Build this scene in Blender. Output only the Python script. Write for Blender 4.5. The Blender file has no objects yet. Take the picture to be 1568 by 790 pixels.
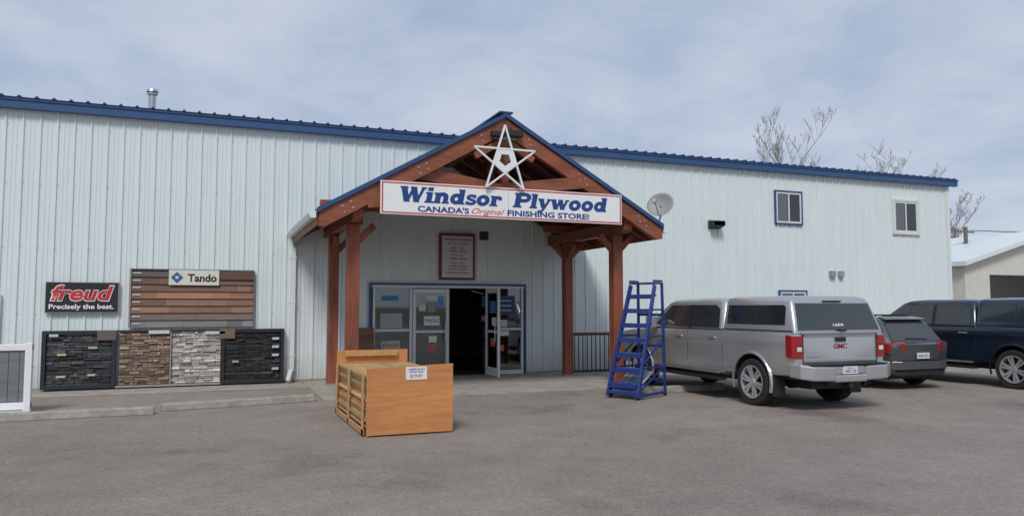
import bpy, bmesh, math, random
from mathutils import Vector, Matrix
random.seed(7)
R=math.radians
scene=bpy.context.scene
scene.view_settings.view_transform='Standard'
scene.view_settings.look='None'
scene.view_settings.exposure=0

# ------------------------------------------------------------ materials
def nodes_of(name):
    m=bpy.data.materials.new(name); m.use_nodes=True
    nt=m.node_tree; b=nt.nodes['Principled BSDF']
    return m,nt,b
def mat(name,col=(.5,.5,.5),rough=.6,metal=0,var=.12,scale=6,bump=0,bscale=60,coat=0,vc=False,stretch=(1,1,1),spec=.5,dirt=0,dirth=.7,knots=0):
    m,nt,b=nodes_of(name); L=nt.links
    tc=nt.nodes.new('ShaderNodeTexCoord'); mp=nt.nodes.new('ShaderNodeMapping')
    mp.inputs['Scale'].default_value=stretch
    L.new(tc.outputs['Object'],mp.inputs[0])
    n=nt.nodes.new('ShaderNodeTexNoise'); n.inputs['Scale'].default_value=scale; n.inputs['Detail'].default_value=6
    n.inputs['Roughness'].default_value=.65
    L.new(mp.outputs[0],n.inputs['Vector'])
    mr=nt.nodes.new('ShaderNodeMapRange'); mr.inputs[1].default_value=.25; mr.inputs[2].default_value=.75
    mr.inputs[3].default_value=1-var; mr.inputs[4].default_value=1+var
    L.new(n.outputs[0],mr.inputs[0])
    vm=nt.nodes.new('ShaderNodeVectorMath'); vm.operation='SCALE'
    if vc:
        at=nt.nodes.new('ShaderNodeAttribute'); at.attribute_name='Col'; L.new(at.outputs['Color'],vm.inputs[0])
    else: vm.inputs[0].default_value=col[:3]
    L.new(mr.outputs[0],vm.inputs['Scale'])
    out=vm.outputs[0]
    if knots>0:
        wv=nt.nodes.new('ShaderNodeTexNoise'); wv.inputs['Scale'].default_value=9; wv.inputs['Detail'].default_value=5; wv.inputs['Roughness'].default_value=.7; wv.inputs['Distortion'].default_value=1.5
        ms=nt.nodes.new('ShaderNodeMapping'); ms.inputs['Scale'].default_value=(.12,1,1.4); L.new(tc.outputs['Object'],ms.inputs[0]); L.new(ms.outputs[0],wv.inputs['Vector'])
        k1=nt.nodes.new('ShaderNodeMapRange'); k1.inputs[1].default_value=.3; k1.inputs[2].default_value=.7; k1.inputs[3].default_value=1-knots; k1.inputs[4].default_value=1+knots*.6; L.new(wv.outputs[0],k1.inputs[0])
        v2=nt.nodes.new('ShaderNodeVectorMath'); v2.operation='SCALE'; L.new(out,v2.inputs[0]); L.new(k1.outputs[0],v2.inputs['Scale']); out=v2.outputs[0]
        vo=nt.nodes.new('ShaderNodeTexVoronoi'); vo.inputs['Scale'].default_value=3.3; L.new(tc.outputs['Object'],vo.inputs['Vector'])
        k2=nt.nodes.new('ShaderNodeMapRange'); k2.inputs[1].default_value=.02; k2.inputs[2].default_value=.08; k2.inputs[3].default_value=.45; k2.inputs[4].default_value=1; L.new(vo.outputs['Distance'],k2.inputs[0])
        v3=nt.nodes.new('ShaderNodeVectorMath'); v3.operation='SCALE'; L.new(out,v3.inputs[0]); L.new(k2.outputs[0],v3.inputs['Scale']); out=v3.outputs[0]
    if dirt>0:
        sx=nt.nodes.new('ShaderNodeSeparateXYZ'); L.new(tc.outputs['Object'],sx.inputs[0])
        m2=nt.nodes.new('ShaderNodeMapRange'); m2.inputs[1].default_value=0; m2.inputs[2].default_value=dirth
        m2.inputs[3].default_value=dirt; m2.inputs[4].default_value=0
        L.new(sx.outputs[2],m2.inputs[0])
        mu=nt.nodes.new('ShaderNodeMath'); mu.operation='MULTIPLY'; L.new(m2.outputs[0],mu.inputs[0]); L.new(n.outputs[0],mu.inputs[1])
        mx=nt.nodes.new('ShaderNodeMix'); mx.data_type='RGBA'
        L.new(mu.outputs[0],mx.inputs[0]); L.new(out,mx.inputs[6]); mx.inputs[7].default_value=(.24,.20,.155,1)
        out=mx.outputs[2]
    L.new(out,b.inputs['Base Color'])
    b.inputs['Roughness'].default_value=rough; b.inputs['Metallic'].default_value=metal
    b.inputs['Specular IOR Level'].default_value=spec
    b.inputs['Coat Weight'].default_value=coat; b.inputs['Coat Roughness'].default_value=.08
    if bump>0:
        n2=nt.nodes.new('ShaderNodeTexNoise'); n2.inputs['Scale'].default_value=bscale; n2.inputs['Detail'].default_value=4
        L.new(mp.outputs[0],n2.inputs['Vector'])
        bp=nt.nodes.new('ShaderNodeBump'); bp.inputs['Strength'].default_value=bump; bp.inputs['Distance'].default_value=.02
        L.new(n2.outputs[0],bp.inputs['Height']); L.new(bp.outputs[0],b.inputs['Normal'])
    return m
def glassmat(name,tint=(.5,.55,.55),refl=1.5,add=.08):
    m=bpy.data.materials.new(name); m.use_nodes=True; nt=m.node_tree; nt.nodes.clear(); L=nt.links
    o=nt.nodes.new('ShaderNodeOutputMaterial'); mx=nt.nodes.new('ShaderNodeMixShader')
    t=nt.nodes.new('ShaderNodeBsdfTransparent'); t.inputs[0].default_value=(*tint,1)
    g=nt.nodes.new('ShaderNodeBsdfGlossy'); g.inputs['Roughness'].default_value=.03; g.inputs[0].default_value=(.9,.95,1,1)
    f=nt.nodes.new('ShaderNodeFresnel'); f.inputs[0].default_value=refl
    ad=nt.nodes.new('ShaderNodeMath'); ad.operation='ADD'; ad.inputs[1].default_value=add
    L.new(f.outputs[0],ad.inputs[0]); L.new(ad.outputs[0],mx.inputs[0]); L.new(t.outputs[0],mx.inputs[1]); L.new(g.outputs[0],mx.inputs[2]); L.new(mx.outputs[0],o.inputs[0])
    return m

def asphaltmat():
    m,nt,b=nodes_of('asphalt'); L=nt.links
    tc=nt.nodes.new('ShaderNodeTexCoord')
    def noise(s,d=5,r=.6):
        n=nt.nodes.new('ShaderNodeTexNoise'); n.inputs['Scale'].default_value=s; n.inputs['Detail'].default_value=d; n.inputs['Roughness'].default_value=r
        L.new(tc.outputs['Object'],n.inputs['Vector']); return n
    big=noise(.16,6,.62); mid=noise(1.6,7,.75); grit=noise(16,4,.85); fine=noise(70,3,.85)
    cr=nt.nodes.new('ShaderNodeValToRGB'); e=cr.color_ramp.elements
    e[0].position=.3; e[0].color=(.222,.190,.165,1); e[1].position=.7; e[1].color=(.318,.276,.243,1)
    L.new(big.outputs[0],cr.inputs[0])
    def mr(n,a,c,lo=.3,hi=.7):
        x=nt.nodes.new('ShaderNodeMapRange'); x.inputs[1].default_value=lo;x.inputs[2].default_value=hi;x.inputs[3].default_value=a;x.inputs[4].default_value=c
        L.new(n.outputs[0],x.inputs[0]); return x
    st=noise(.42,4,.55)
    outs=[mr(mid,.84,1.14),mr(grit,.74,1.26),mr(fine,.55,1.5),mr(st,1.0,.70,.58,.70)]
    cur=outs[0]
    for q in outs[1:]:
        mu=nt.nodes.new('ShaderNodeMath'); mu.operation='MULTIPLY'; L.new(cur.outputs[0],mu.inputs[0]); L.new(q.outputs[0],mu.inputs[1]); cur=mu
    vm=nt.nodes.new('ShaderNodeVectorMath'); vm.operation='SCALE'; L.new(cr.outputs[0],vm.inputs[0]); L.new(cur.outputs[0],vm.inputs['Scale'])
    out=vm.outputs[0]
    for sc_,thr,w_,f,col in ((24,.11,.05,.6,(.42,.38,.33,1)),(17,.09,.05,.6,(.10,.09,.08,1)),(.75,.02,.09,.42,(.11,.098,.09,1))):
        vo=nt.nodes.new('ShaderNodeTexVoronoi'); vo.inputs['Scale'].default_value=sc_; L.new(tc.outputs['Object'],vo.inputs['Vector'])
        pv=nt.nodes.new('ShaderNodeMapRange'); pv.inputs[1].default_value=thr; pv.inputs[2].default_value=thr+w_; pv.inputs[3].default_value=f; pv.inputs[4].default_value=0
        L.new(vo.outputs['Distance'],pv.inputs[0])
        mx=nt.nodes.new('ShaderNodeMix'); mx.data_type='RGBA'; L.new(pv.outputs[0],mx.inputs[0]); L.new(out,mx.inputs[6]); mx.inputs[7].default_value=col; out=mx.outputs[2]
    L.new(out,b.inputs['Base Color']); b.inputs['Roughness'].default_value=.9; b.inputs['Specular IOR Level'].default_value=.25
    bp=nt.nodes.new('ShaderNodeBump'); bp.inputs['Strength'].default_value=.8; bp.inputs['Distance'].default_value=.012
    L.new(fine.outputs[0],bp.inputs['Height']); L.new(bp.outputs[0],b.inputs['Normal'])
    return m

M={}
M['asphalt']=asphaltmat()
M['field']=mat('dry_grass_field',(.16,.15,.08),.95,var=.4,scale=.3)
M['concrete']=mat('concrete',(.36,.325,.285),.85,var=.3,scale=2.5,bump=.3,bscale=90)
M['kerb']=mat('kerb_concrete',(.33,.30,.26),.9,var=.35,scale=7,bump=.6,bscale=50)
M['siding']=mat('white_metal_siding',(.69,.755,.755),.42,var=.05,scale=1.6,stretch=(3,3,.35),dirt=.85,spec=.4)
M['blue']=mat('blue_trim_paint',(.03,.085,.215),.4,var=.1,scale=3)
M['blueroof']=mat('blue_roof_metal',(.025,.07,.18),.4,var=.1,scale=3)
M['timber']=mat('stained_timber',(.245,.07,.034),.55,var=.45,scale=7,stretch=(1,1,.2),bump=.3,bscale=25)
M['timberh']=mat('stained_timber_rail',(.25,.075,.037),.55,var=.45,scale=7,stretch=(.2,1,1),bump=.3,bscale=25)
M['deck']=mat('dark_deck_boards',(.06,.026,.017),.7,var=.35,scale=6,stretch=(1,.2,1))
M['white']=mat('white_paint',(.80,.81,.81),.4,var=.04,scale=3)
M['whiteframe']=mat('white_window_frame',(.66,.68,.68),.4,var=.05,scale=3)
M['signblue']=mat('sign_blue',(.012,.05,.22),.4,var=.03)
M['signred']=mat('sign_red',(.55,.03,.035),.4,var=.03)
M['black']=mat('black_plastic',(.018,.018,.019),.55,var=.15,scale=10)
M['dark']=mat('dark_void',(.01,.01,.011),.9,var=.1)
M['steel']=mat('galvanised_steel',(.45,.46,.47),.4,metal=.8,var=.15,scale=12)
M['vc']=mat('panel_colours',vc=True,rough=.75,var=.3,scale=22,bump=.5,bscale=45)
M['vcs']=mat('printed_colours',vc=True,rough=.5,var=.06,scale=10)
M['plank']=mat('composite_planks',vc=True,rough=.6,var=.2,scale=9,stretch=(.25,1,2),bump=.2,bscale=40)
M['ply']=mat('plywood_face',(.56,.232,.078),.6,var=.16,scale=2.4,stretch=(.5,1,1),bump=.08,bscale=20,knots=.22)
M['lumber']=mat('raw_lumber',vc=True,rough=.7,var=.22,scale=6,stretch=(2,.3,2))
M['glass']=glassmat('window_glass',(.5,.55,.55),add=.08)
M['autoglass']=mat('tinted_auto_glass',(.02,.027,.03),.05,var=.02,spec=.9,coat=.5)
M['winglass']=mat('dark_window_glass',(.03,.036,.04),.08,var=.02,spec=.7)
M['silver']=mat('silver_car_paint',(.47,.475,.482),.32,metal=.6,var=.05,scale=2,coat=.6)
M['navy']=mat('navy_car_paint',(.014,.024,.045),.28,metal=.3,var=.05,scale=2,coat=.9)
M['gunmetal']=mat('grey_car_paint',(.10,.107,.115),.33,metal=.5,var=.05,scale=2,coat=.6)
M['chrome']=mat('chrome',(.66,.66,.67),.2,metal=.9,var=.04)
M['tire']=mat('tyre_rubber',(.022,.021,.02),.85,var=.2,scale=20)
M['rim']=mat('alloy_rim',(.62,.62,.63),.28,metal=.6,var=.05)
M['tail']=mat('tail_light_red',(.33,.008,.01),.12,var=.05,coat=1)
M['plate']=mat('plate_white',(.65,.66,.68),.5,var=.05)
M['ladder']=mat('blue_ladder_paint',(.014,.042,.21),.45,var=.3,scale=9)
M['bark']=mat('tree_bark',(.25,.21,.17),.9,var=.3,scale=5)
M['dish']=mat('grey_dish',(.30,.30,.29),.55,var=.08)
M['stucco']=mat('garage_wall',(.62,.60,.54),.8,var=.08,scale=3)
M['yellow']=mat('worn_yellow_paint',(.33,.28,.15),.85,var=.3,scale=14)
M['wood']=mat('pole_wood',(.16,.13,.10),.85,var=.3)

# ------------------------------------------------------------ mesh builder
class MB:
    def __init__(s): s.v=[];s.f=[];s.c=[]
    def add(s,vs,fs,col=(1,1,1)):
        o=len(s.v); s.v+= [tuple(v) for v in vs]
        for f in fs: s.f.append([i+o for i in f]); s.c.append(col)
    def box(s,x0,x1,y0,y1,z0,z1,col=(1,1,1)):
        s.add([(x0,y0,z0),(x1,y0,z0),(x1,y1,z0),(x0,y1,z0),(x0,y0,z1),(x1,y0,z1),(x1,y1,z1),(x0,y1,z1)],
              [(0,3,2,1),(4,5,6,7),(0,1,5,4),(1,2,6,5),(2,3,7,6),(3,0,4,7)],col)
    def beam(s,p0,p1,w,h,col=(1,1,1),up=(0,0,1)):
        p0=Vector(p0);p1=Vector(p1);d=(p1-p0).normalized();u=Vector(up)
        if abs(d.dot(u))>.98: u=Vector((0,1,0))
        sd=d.cross(u).normalized();u=sd.cross(d).normalized()
        a=sd*w/2;b=u*h/2
        s.add([p0-a-b,p0+a-b,p0+a+b,p0-a+b,p1-a-b,p1+a-b,p1+a+b,p1-a+b],
              [(0,3,2,1),(4,5,6,7),(0,1,5,4),(1,2,6,5),(2,3,7,6),(3,0,4,7)],col)
    def tube(s,p0,p1,r,r2=None,n=12,col=(1,1,1)):
        if r2 is None:r2=r
        p0=Vector(p0);p1=Vector(p1);d=(p1-p0).normalized();u=Vector((0,0,1)) if abs(d.z)<.9 else Vector((1,0,0))
        a=d.cross(u).normalized();b=a.cross(d).normalized()
        vs=[]
        for i in range(n):
            t=2*math.pi*i/n; o=a*math.cos(t)+b*math.sin(t); vs+= [p0+o*r,p1+o*r2]
        fs=[(2*i,2*i+1,2*((i+1)%n)+1,2*((i+1)%n)) for i in range(n)]
        fs.append([2*i for i in range(n)][::-1]); fs.append([2*i+1 for i in range(n)])
        s.add(vs,fs,col)
    def poly(s,pts,col=(1,1,1)): s.add(pts,[list(range(len(pts)))],col)
    def prism(s,pts,off,col=(1,1,1)):
        n=len(pts);o=Vector(off);vs=[Vector(p) for p in pts]+[Vector(p)+o for p in pts]
        fs=[list(range(n)),list(range(n,2*n))[::-1]]+[(i,(i+1)%n,(i+1)%n+n,i+n) for i in range(n)]
        s.add(vs,fs,col)
    def obj(s,name,m,bevel=0,smooth=None,fix=True):
        me=bpy.data.meshes.new(name); me.from_pydata(s.v,[],s.f); me.update()
        ca=me.color_attributes.new('Col','FLOAT_COLOR','CORNER')
        for p in me.polygons:
            c=s.c[p.index]
            for li in p.loop_indices: ca.data[li].color=(c[0],c[1],c[2],1)
        if fix:
            bm=bmesh.new(); bm.from_mesh(me); bmesh.ops.recalc_face_normals(bm,faces=bm.faces); bm.to_mesh(me); bm.free()
        if smooth is not None:
            me.polygons.foreach_set('use_smooth',[True]*len(me.polygons)); me.set_sharp_from_angle(angle=R(smooth))
        o=bpy.data.objects.new(name,me); scene.collection.objects.link(o); me.materials.append(m)
        if bevel>0:
            b=o.modifiers.new('bev','BEVEL'); b.width=bevel; b.segments=2; b.limit_method='ANGLE'; b.angle_limit=R(40)
        return o
def group(name,objs,loc=(0,0,0)):
    e=bpy.data.objects.new(name,None); scene.collection.objects.link(e); e.location=loc; e.empty_display_size=.3
    for o in objs:
        o.parent=e; o.matrix_parent_inverse=Matrix.Translation(-Vector(loc))
    return e
def vgroup(name,objs,loc,rz):
    e=bpy.data.objects.new(name,None); scene.collection.objects.link(e); e.location=loc; e.rotation_euler=(0,0,rz)
    for o in objs: o.parent=e
    return e
def text(body,u0,u1,v0,v1,mp,m,name,shear=0,offset=0,align=None):
    cu=bpy.data.curves.new(name,'FONT'); cu.body=body; cu.shear=shear; cu.offset=offset; cu.resolution_u=3
    if align: cu.align_x=align
    t=bpy.data.objects.new(name+'_t',cu); scene.collection.objects.link(t)
    bpy.context.view_layer.update()
    dg=bpy.context.evaluated_depsgraph_get(); me=bpy.data.meshes.new_from_object(t.evaluated_get(dg))
    bpy.data.objects.remove(t)
    xs=[v.co.x for v in me.vertices];ys=[v.co.y for v in me.vertices]
    a,b,c,d=min(xs),max(xs),min(ys),max(ys)
    for v in me.vertices:
        u=u0+(v.co.x-a)/(b-a)*(u1-u0); w=v0+(v.co.y-c)/(d-c)*(v1-v0); v.co=mp(u,w)
    me.name=name; me.materials.clear(); me.materials.append(m)
    o=bpy.data.objects.new(name,me); scene.collection.objects.link(o); return o
def wallmap(y): return lambda u,w:(u,y,w)

# ------------------------------------------------------------ ground
b=MB(); b.poly([(-3000,-3000,-.01),(3000,-3000,-.01),(3000,3000,-.01),(-3000,3000,-.01)]); b.obj('ground',M['field'],fix=False)
b=MB(); b.poly([(-60,-60,0),(75,-60,0),(75,45,0),(-60,45,0)]); b.obj('asphalt_parking_lot',M['asphalt'],fix=False)
b=MB(); b.box(1.95,8.75,-3.75,-.02,-.05,.03); b.box(-15,1.947,-1.05,-.02,-.05,.012); b.box(8.753,23,-1.6,-.02,-.05,.012)
b.obj('concrete_walkway',M['concrete'],bevel=.01)
def wheelstop(x0,x1,y,ang=0):
    b=MB(); L=(x1-x0)/2
    prof=[(-.09,0),(-.075,.1),(-.05,.125),(.05,.125),(.075,.1),(.09,0)]
    b.prism([(-L,p[0],p[1]) for p in prof],(2*L,0,0))
    o=b.obj('parking_wheel_stop',M['kerb'],bevel=.012); o.location=((x0+x1)/2,y,.001); o.rotation_euler[2]=ang
wheelstop(-3.6,-.8,-4.35,R(.5)); wheelstop(-.72,1.78,-3.8,R(10)); wheelstop(7.6,9.9,-4.75,R(1)); wheelstop(12.3,14.6,-2.7)
b=MB(); b.box(13.05,13.13,-8.0,-6.6,.0,.004); b.obj('painted_parking_line',M['yellow'])
b=MB(); rg=random.Random(4)
for k in range(900):
    if k<700: x=rg.uniform(-6,1.7); y=-1.1-abs(rg.gauss(0,.8))
    else: x=rg.uniform(-4,14); y=rg.uniform(-9,-3.9)
    s=rg.uniform(.006,.016); c=rg.uniform(.10,.27)
    b.add([(x-s,y-s*.6,.001),(x+s,y-s*.7,.001),(x+s*.5,y+s,.001),(x,y,s*1.1)],[(0,1,3),(1,2,3),(2,0,3)],(c,c*.9,c*.8))
b.obj('gravel',M['vcs'])

# ------------------------------------------------------------ main building
parts=[]
WX0,WX1=-15,22.75
def siding_breaks(x0,x1):
    pts=[]; p=.305; k=math.floor(x0/p)-1
    while k*p<x1+p:
        o=k*p
        for dx,dy in ((0,0),(.012,-.030),(.04,-.030),(.052,0),(.125,0),(.13,-.007),(.15,-.007),(.155,0),(.205,0),(.21,-.007),(.23,-.007),(.235,0)):
            pts.append((o+dx,dy))
        k+=1
    def val(x):
        for i in range(len(pts)-1):
            if pts[i][0]<=x<=pts[i+1][0]:
                t=(x-pts[i][0])/(pts[i+1][0]-pts[i][0]); return pts[i][1]*(1-t)+pts[i+1][1]*t
        return 0
    return [(x0,val(x0))]+[q for q in pts if x0<q[0]<x1]+[(x1,val(x1))]
def siding(b,x0,x1,z0,z1):
    q=siding_breaks(x0,x1)
    for i in range(len(q)-1):
        (a,ya),(c,yc)=q[i],q[i+1]
        b.add([(a,ya,z0),(c,yc,z0),(c,yc,z1),(a,ya,z1)],[(0,1,2,3)])
b=MB()
siding(b,WX0,3.5,.07,5.75); siding(b,3.5,7.39,2.26,5.75); siding(b,7.39,WX1,.07,5.75)
parts.append(b.obj('front_siding',M['siding'],fix=False))
b=MB(); b.box(WX1-.03,WX1,0.03,24,.07,5.75); b.box(WX0,WX0+.03,.03,24,.07,5.75); b.box(WX0,WX1,24,24.03,.07,5.75); b.box(WX1-.13,WX1+.012,-.036,.02,.07,5.72)
parts.append(b.obj('side_walls',M['siding']))
b=MB(); 
for zr_ in (.5,1.55,2.9,4.2,5.4):
    k=math.floor(WX0/.305)+1
    while k*.305<WX1-.1:
        x=k*.305
        if not(3.4<x<7.5 and zr_<2.4): b.box(x+.062,x+.078,-.008,0,zr_-.008,zr_+.008)
        k+=1
parts.append(b.obj('siding_screws',M['steel']))
b=MB(); b.box(WX0,3.45,.0,.25,0,.069); b.box(7.45,WX1,.0,.25,0,.069); parts.append(b.obj('foundation',M['kerb']))
b=MB(); b.box(WX0-.3,WX1+.28,-.16,-.04,5.70,5.90); b.box(WX0-.3,WX1+.28,-.185,-.163,5.86,5.915); b.box(WX0-.3,WX1+.28,-.038,.05,5.72,5.745)
k=0; x=WX0-.28
while x<WX1+.25:
    b.prism([(x-.035,-.22,5.921),(x+.035,-.22,5.921),(x+.018,-.22,5.955),(x-.018,-.22,5.955)],(0,.6,.05)); x+=.305
parts.append(b.obj('eave_trim',M['blue']))
b=MB(); b.prism([(WX0-.3,-.21,5.917),(WX0-.3,12,6.95),(WX0-.3,24.3,5.92),(WX0-.3,24.3,5.89),(WX0-.3,12,6.92),(WX0-.3,-.21,5.897+.019)],(WX1-WX0+.6,0,0))
parts.append(b.obj('metal_roof',M['blueroof']))
# door assembly
f=MB(); y0,y1=-.06,.06
f.box(3.5,7.39,y0,y1,2.16,2.22); f.box(3.53,4.47,y0,y1,.03,.13); f.box(6.44,7.36,y0,y1,.03,.13)
for xx in (3.53,4.42,6.40,7.31): f.box(xx,xx+.06,y0-.002,y1,.03,2.158)
for a,c in ((3.595,4.415),(6.465,7.305)): f.box(a,c,y0+.01,y1-.01,1.12,1.18); 
for xx in (4.50,5.33): f.box(xx,xx+.08,-.04,.01,.05,2.14)
f.box(4.583,5.328,-.037,.007,2.04,2.137); f.box(4.583,5.328,-.037,.007,.05,.25); f.box(4.583,5.328,-.037,.007,1.08,1.14)
hx=6.36
f.box(hx-.025,hx+.025,-.15,-.07,.05,2.14); f.box(hx-.025,hx+.025,-.97,-.89,.05,2.14)
f.box(hx-.022,hx+.022,-.888,-.152,2.04,2.137); f.box(hx-.022,hx+.022,-.888,-.152,.05,.25); f.box(hx-.022,hx+.022,-.888,-.152,1.08,1.14)
parts.append(f.obj('door_frames',M['whiteframe'],bevel=.004))
t=MB(); t.box(3.45,7.44,-.075,-.001,2.223,2.275); t.box(3.45,3.497,-.075,0,.03,2.22); t.box(7.393,7.44,-.075,0,.03,2.22)
parts.append(t.obj('door_blue_trim',M['blue']))
g=MB()
g.box(3.6,4.41,-.01,-.004,.13,2.16); g.box(6.47,7.30,-.01,-.004,.13,2.16); g.box(4.585,5.325,-.02,-.014,.25,2.04); g.box(hx-.003,hx+.003,-.885,-.155,.25,2.04)
parts.append(g.obj('door_glass',M['glass']))
h=MB(); h.tube((5.30,-.09,.85),(5.30,-.09,1.35),.014); h.tube((5.30,-.09,.9),(5.30,-.03,.9),.01); h.tube((5.30,-.09,1.3),(5.30,-.03,1.3),.01)
h.tube((hx-.06,-.85,.85),(hx-.06,-.85,1.35),.014); h.tube((hx-.1,-.15,2.02),(hx-.4,-.1,2.1),.012)
parts.append(h.obj('door_handles',M['steel']))
i=MB(); 
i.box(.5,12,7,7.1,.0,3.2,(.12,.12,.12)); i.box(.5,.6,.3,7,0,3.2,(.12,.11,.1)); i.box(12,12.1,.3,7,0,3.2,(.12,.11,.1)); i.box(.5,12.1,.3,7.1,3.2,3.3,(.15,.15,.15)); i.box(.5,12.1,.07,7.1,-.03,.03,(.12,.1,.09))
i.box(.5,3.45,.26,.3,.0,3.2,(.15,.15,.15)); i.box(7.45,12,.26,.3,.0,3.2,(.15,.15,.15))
cols=[(.6,.6,.6),(.5,.05,.04),(.05,.15,.45),(.6,.5,.1),(.1,.35,.45),(.7,.7,.7),(.06,.06,.06)]
for xs in (3.65,4.6,6.6,7.6):
    for zz in range(5):
        z=.2+zz*.38; i.box(xs,xs+.8,.8,1.1,z-.03,z,(.2,.2,.2)); x=xs
        while x<xs+.72:
            w=random.uniform(.05,.16); i.box(x,x+w-.01,.82,1.0,z,z+random.uniform(.12,.3),random.choice(cols)); x+=w
i.box(3.75,4.3,.25,.28,1.25,1.6,(.7,.75,.77)); i.box(3.8,4.25,.3,.6,.1,.8,(.55,.55,.55)); i.box(3.7,4.3,.22,.24,1.9,2.1,(.08,.25,.5))
parts.append(i.obj('shop_interior',M['vcs']))
p=MB()
def poster(x0,x1,z0,z1,c,y=-.024): p.box(x0,x1,y-.003,y,z0,z1,c)
W_=(.75,.75,.72)
poster(4.78,5.17,1.26,1.48,W_); poster(4.85,5.1,1.56,1.82,(.08,.08,.09)); poster(4.85,5.1,1.87,1.98,(.65,.65,.6)); poster(4.9,5.1,.85,1.0,W_); poster(4.9,5.05,.65,.8,(.6,.1,.08)); poster(4.65,4.82,1.6,1.75,(.6,.6,.55)); poster(5.13,5.27,1.7,1.95,(.1,.25,.6))
for k in range(9): p.box(4.87,5.08,-.0285,-.027,1.585+k*.025,1.595+k*.025,(.6,.6,.6))
y=-.013
poster(3.75,4.2,.72,.9,(.40,.48,.42),y); poster(3.75,4.15,1.85,1.97,(.05,.2,.45),y); poster(3.72,4.25,1.2,1.55,(.34,.40,.40),y)
poster(6.58,6.98,.98,1.10,W_,y); poster(6.62,7.15,1.5,1.98,(.03,.05,.12),y); poster(6.6,6.85,.6,.75,(.6,.12,.1),y); poster(6.7,6.95,1.2,1.38,(.55,.6,.62),y)
for k in range(3): p.box(6.70,7.05,y-.0045,y-.0035,1.6+k*.12,1.63+k*.12,(.3,.5,.7))
for (a,c,z0,z1,cc) in ((-.8,-.5,1.25,1.45,W_),(-.75,-.35,1.55,1.85,(.1,.2,.4)),(-.7,-.4,.75,.95,(.6,.12,.1))): p.box(hx-.008,hx-.004,a,c,z0,z1,cc)
parts.append(p.obj('door_posters',M['vcs']))
parts.append(text('PARCELS',4.81,5.14,1.33,1.42,wallmap(-.0285),M['black'],'poster_text',offset=.01))
parts.append(text('freud',3.78,4.17,.75,.86,wallmap(-.0175),M['signred'],'poster_text_b',offset=.02,shear=.2))
def window(x0,x1,z0,z1,trim,split=True,w=.045):
    a=MB()
    a.box(x0,x1,-.07,0,z1-w,z1); a.box(x0,x1,-.07,0,z0,z0+w); a.box(x0,x0+w,-.07,0,z0+w+.001,z1-w-.001); a.box(x1-w,x1,-.07,0,z0+w+.001,z1-w-.001)
    parts.append(a.obj('window_trim',M[trim],bevel=.004))
    c=MB(); v=.055; X0,X1,Z0,Z1=x0+w+.002,x1-w-.002,z0+w+.002,z1-w-.002
    c.box(X0,X1,-.055,0,Z1-v,Z1);c.box(X0,X1,-.055,0,Z0,Z0+v);c.box(X0,X0+v,-.055,0,Z0+v+.001,Z1-v-.001);c.box(X1-v,X1,-.055,0,Z0+v+.001,Z1-v-.001)
    if split: xm=(X0+X1)/2; c.box(xm-.025,xm+.025,-.056,0,Z0+v+.001,Z1-v-.001)
    parts.append(c.obj('window_sash',M['whiteframe']))
    g=MB(); g.box(X0+v,X1-v,-.04,-.03,Z0+v,Z1-v); parts.append(g.obj('window_pane',M['winglass']))
    g=MB(); g.box(X0+v+.02,(X0+X1)/2-.06,-.0422,-.041,Z0+v+.02,Z1-v-.02,(.13,.15,.16)); parts.append(g.obj('window_blind',M['vcs']))
window(15.46,16.5,4.15,5.17,'blue'); window(20.17,21.34,4.02,5.17,'whiteframe',True,.08); window(15.55,16.6,1.2,2.2,'blue')
window(-5.0,-3.88,.95,1.95,'whiteframe')
b=MB(); b.box(13.1,13.45,-.3,-.03,4.0,4.12); b.prism([(13.08,-.03,3.92),(13.08,-.3,4.0),(13.08,-.3,4.13),(13.08,-.03,4.16)],(.39,0,0)); parts.append(b.obj('wall_pack_light',M['black']))
b=MB(); b.box(17.5,17.68,-.12,-.02,2.62,2.8); b.box(17.85,18.02,-.12,-.02,2.62,2.8); parts.append(b.obj('electrical_boxes',M['steel'],bevel=.005))
b=MB(); b.box(1.66,1.76,-.13,-.035,.28,3.05); b.beam((1.71,-.08,.3),(1.62,-.3,.06),.09,.08); b.beam((1.71,-.08,3.03),(1.66,-.12,3.3),.09,.09)
for z in (.6,1.8,2.8): b.box(1.64,1.78,-.135,-.03,z,z+.03)
parts.append(b.obj('downspout',M['siding']))
b=MB(); b.tube((-1.38,1.3,5.9),(-1.38,1.3,6.62),.075,n=16); b.tube((-1.38,1.3,6.60),(-1.38,1.3,6.64),.11,.11,n=16); b.tube((-1.38,1.3,6.66),(-1.38,1.3,6.72),.13,.11,n=16)
b.tube((18.9,2,5.9),(18.9,2,6.6),.08,n=12)
parts.append(b.obj('roof_vent_pipe',M['steel'],smooth=40))
group('metal_clad_store_building',parts,(4,0,0))

# ------------------------------------------------------------ canopy
xc,m_,pk,yf,hw=5.3,.5694,5.48,-4.1,3.6
cp=[]
def zr(x,o=0): return pk-abs(x-xc)*m_-o
b=MB()
for s in (-1,1):
    e=xc+s*hw
    b.prism([(xc,yf-.02,pk),(e,yf-.02,zr(e)),(e,yf-.02,zr(e)-.03),(xc,yf-.02,pk-.03)],(0,-yf+.0,0))
    n=14
    for k in range(n):
        yy=yf+.25+k*.29
        b.prism([(xc,yy,pk+.002),(e,yy,zr(e)+.002),(e,yy,zr(e)+.028),(xc,yy,pk+.028)],(0,.035,0))
    b.prism([(xc,yf-.05,pk+.03),(e,yf-.05,zr(e)+.03),(e,yf-.05,zr(e)-.06),(xc,yf-.05,pk-.06)],(0,.028,0))
b.beam((xc,yf-.06,pk+.035),(xc,-.05,pk+.035),.28,.03)
cp.append(b.obj('canopy_metal_roof',M['blueroof']))
b=MB()
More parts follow.
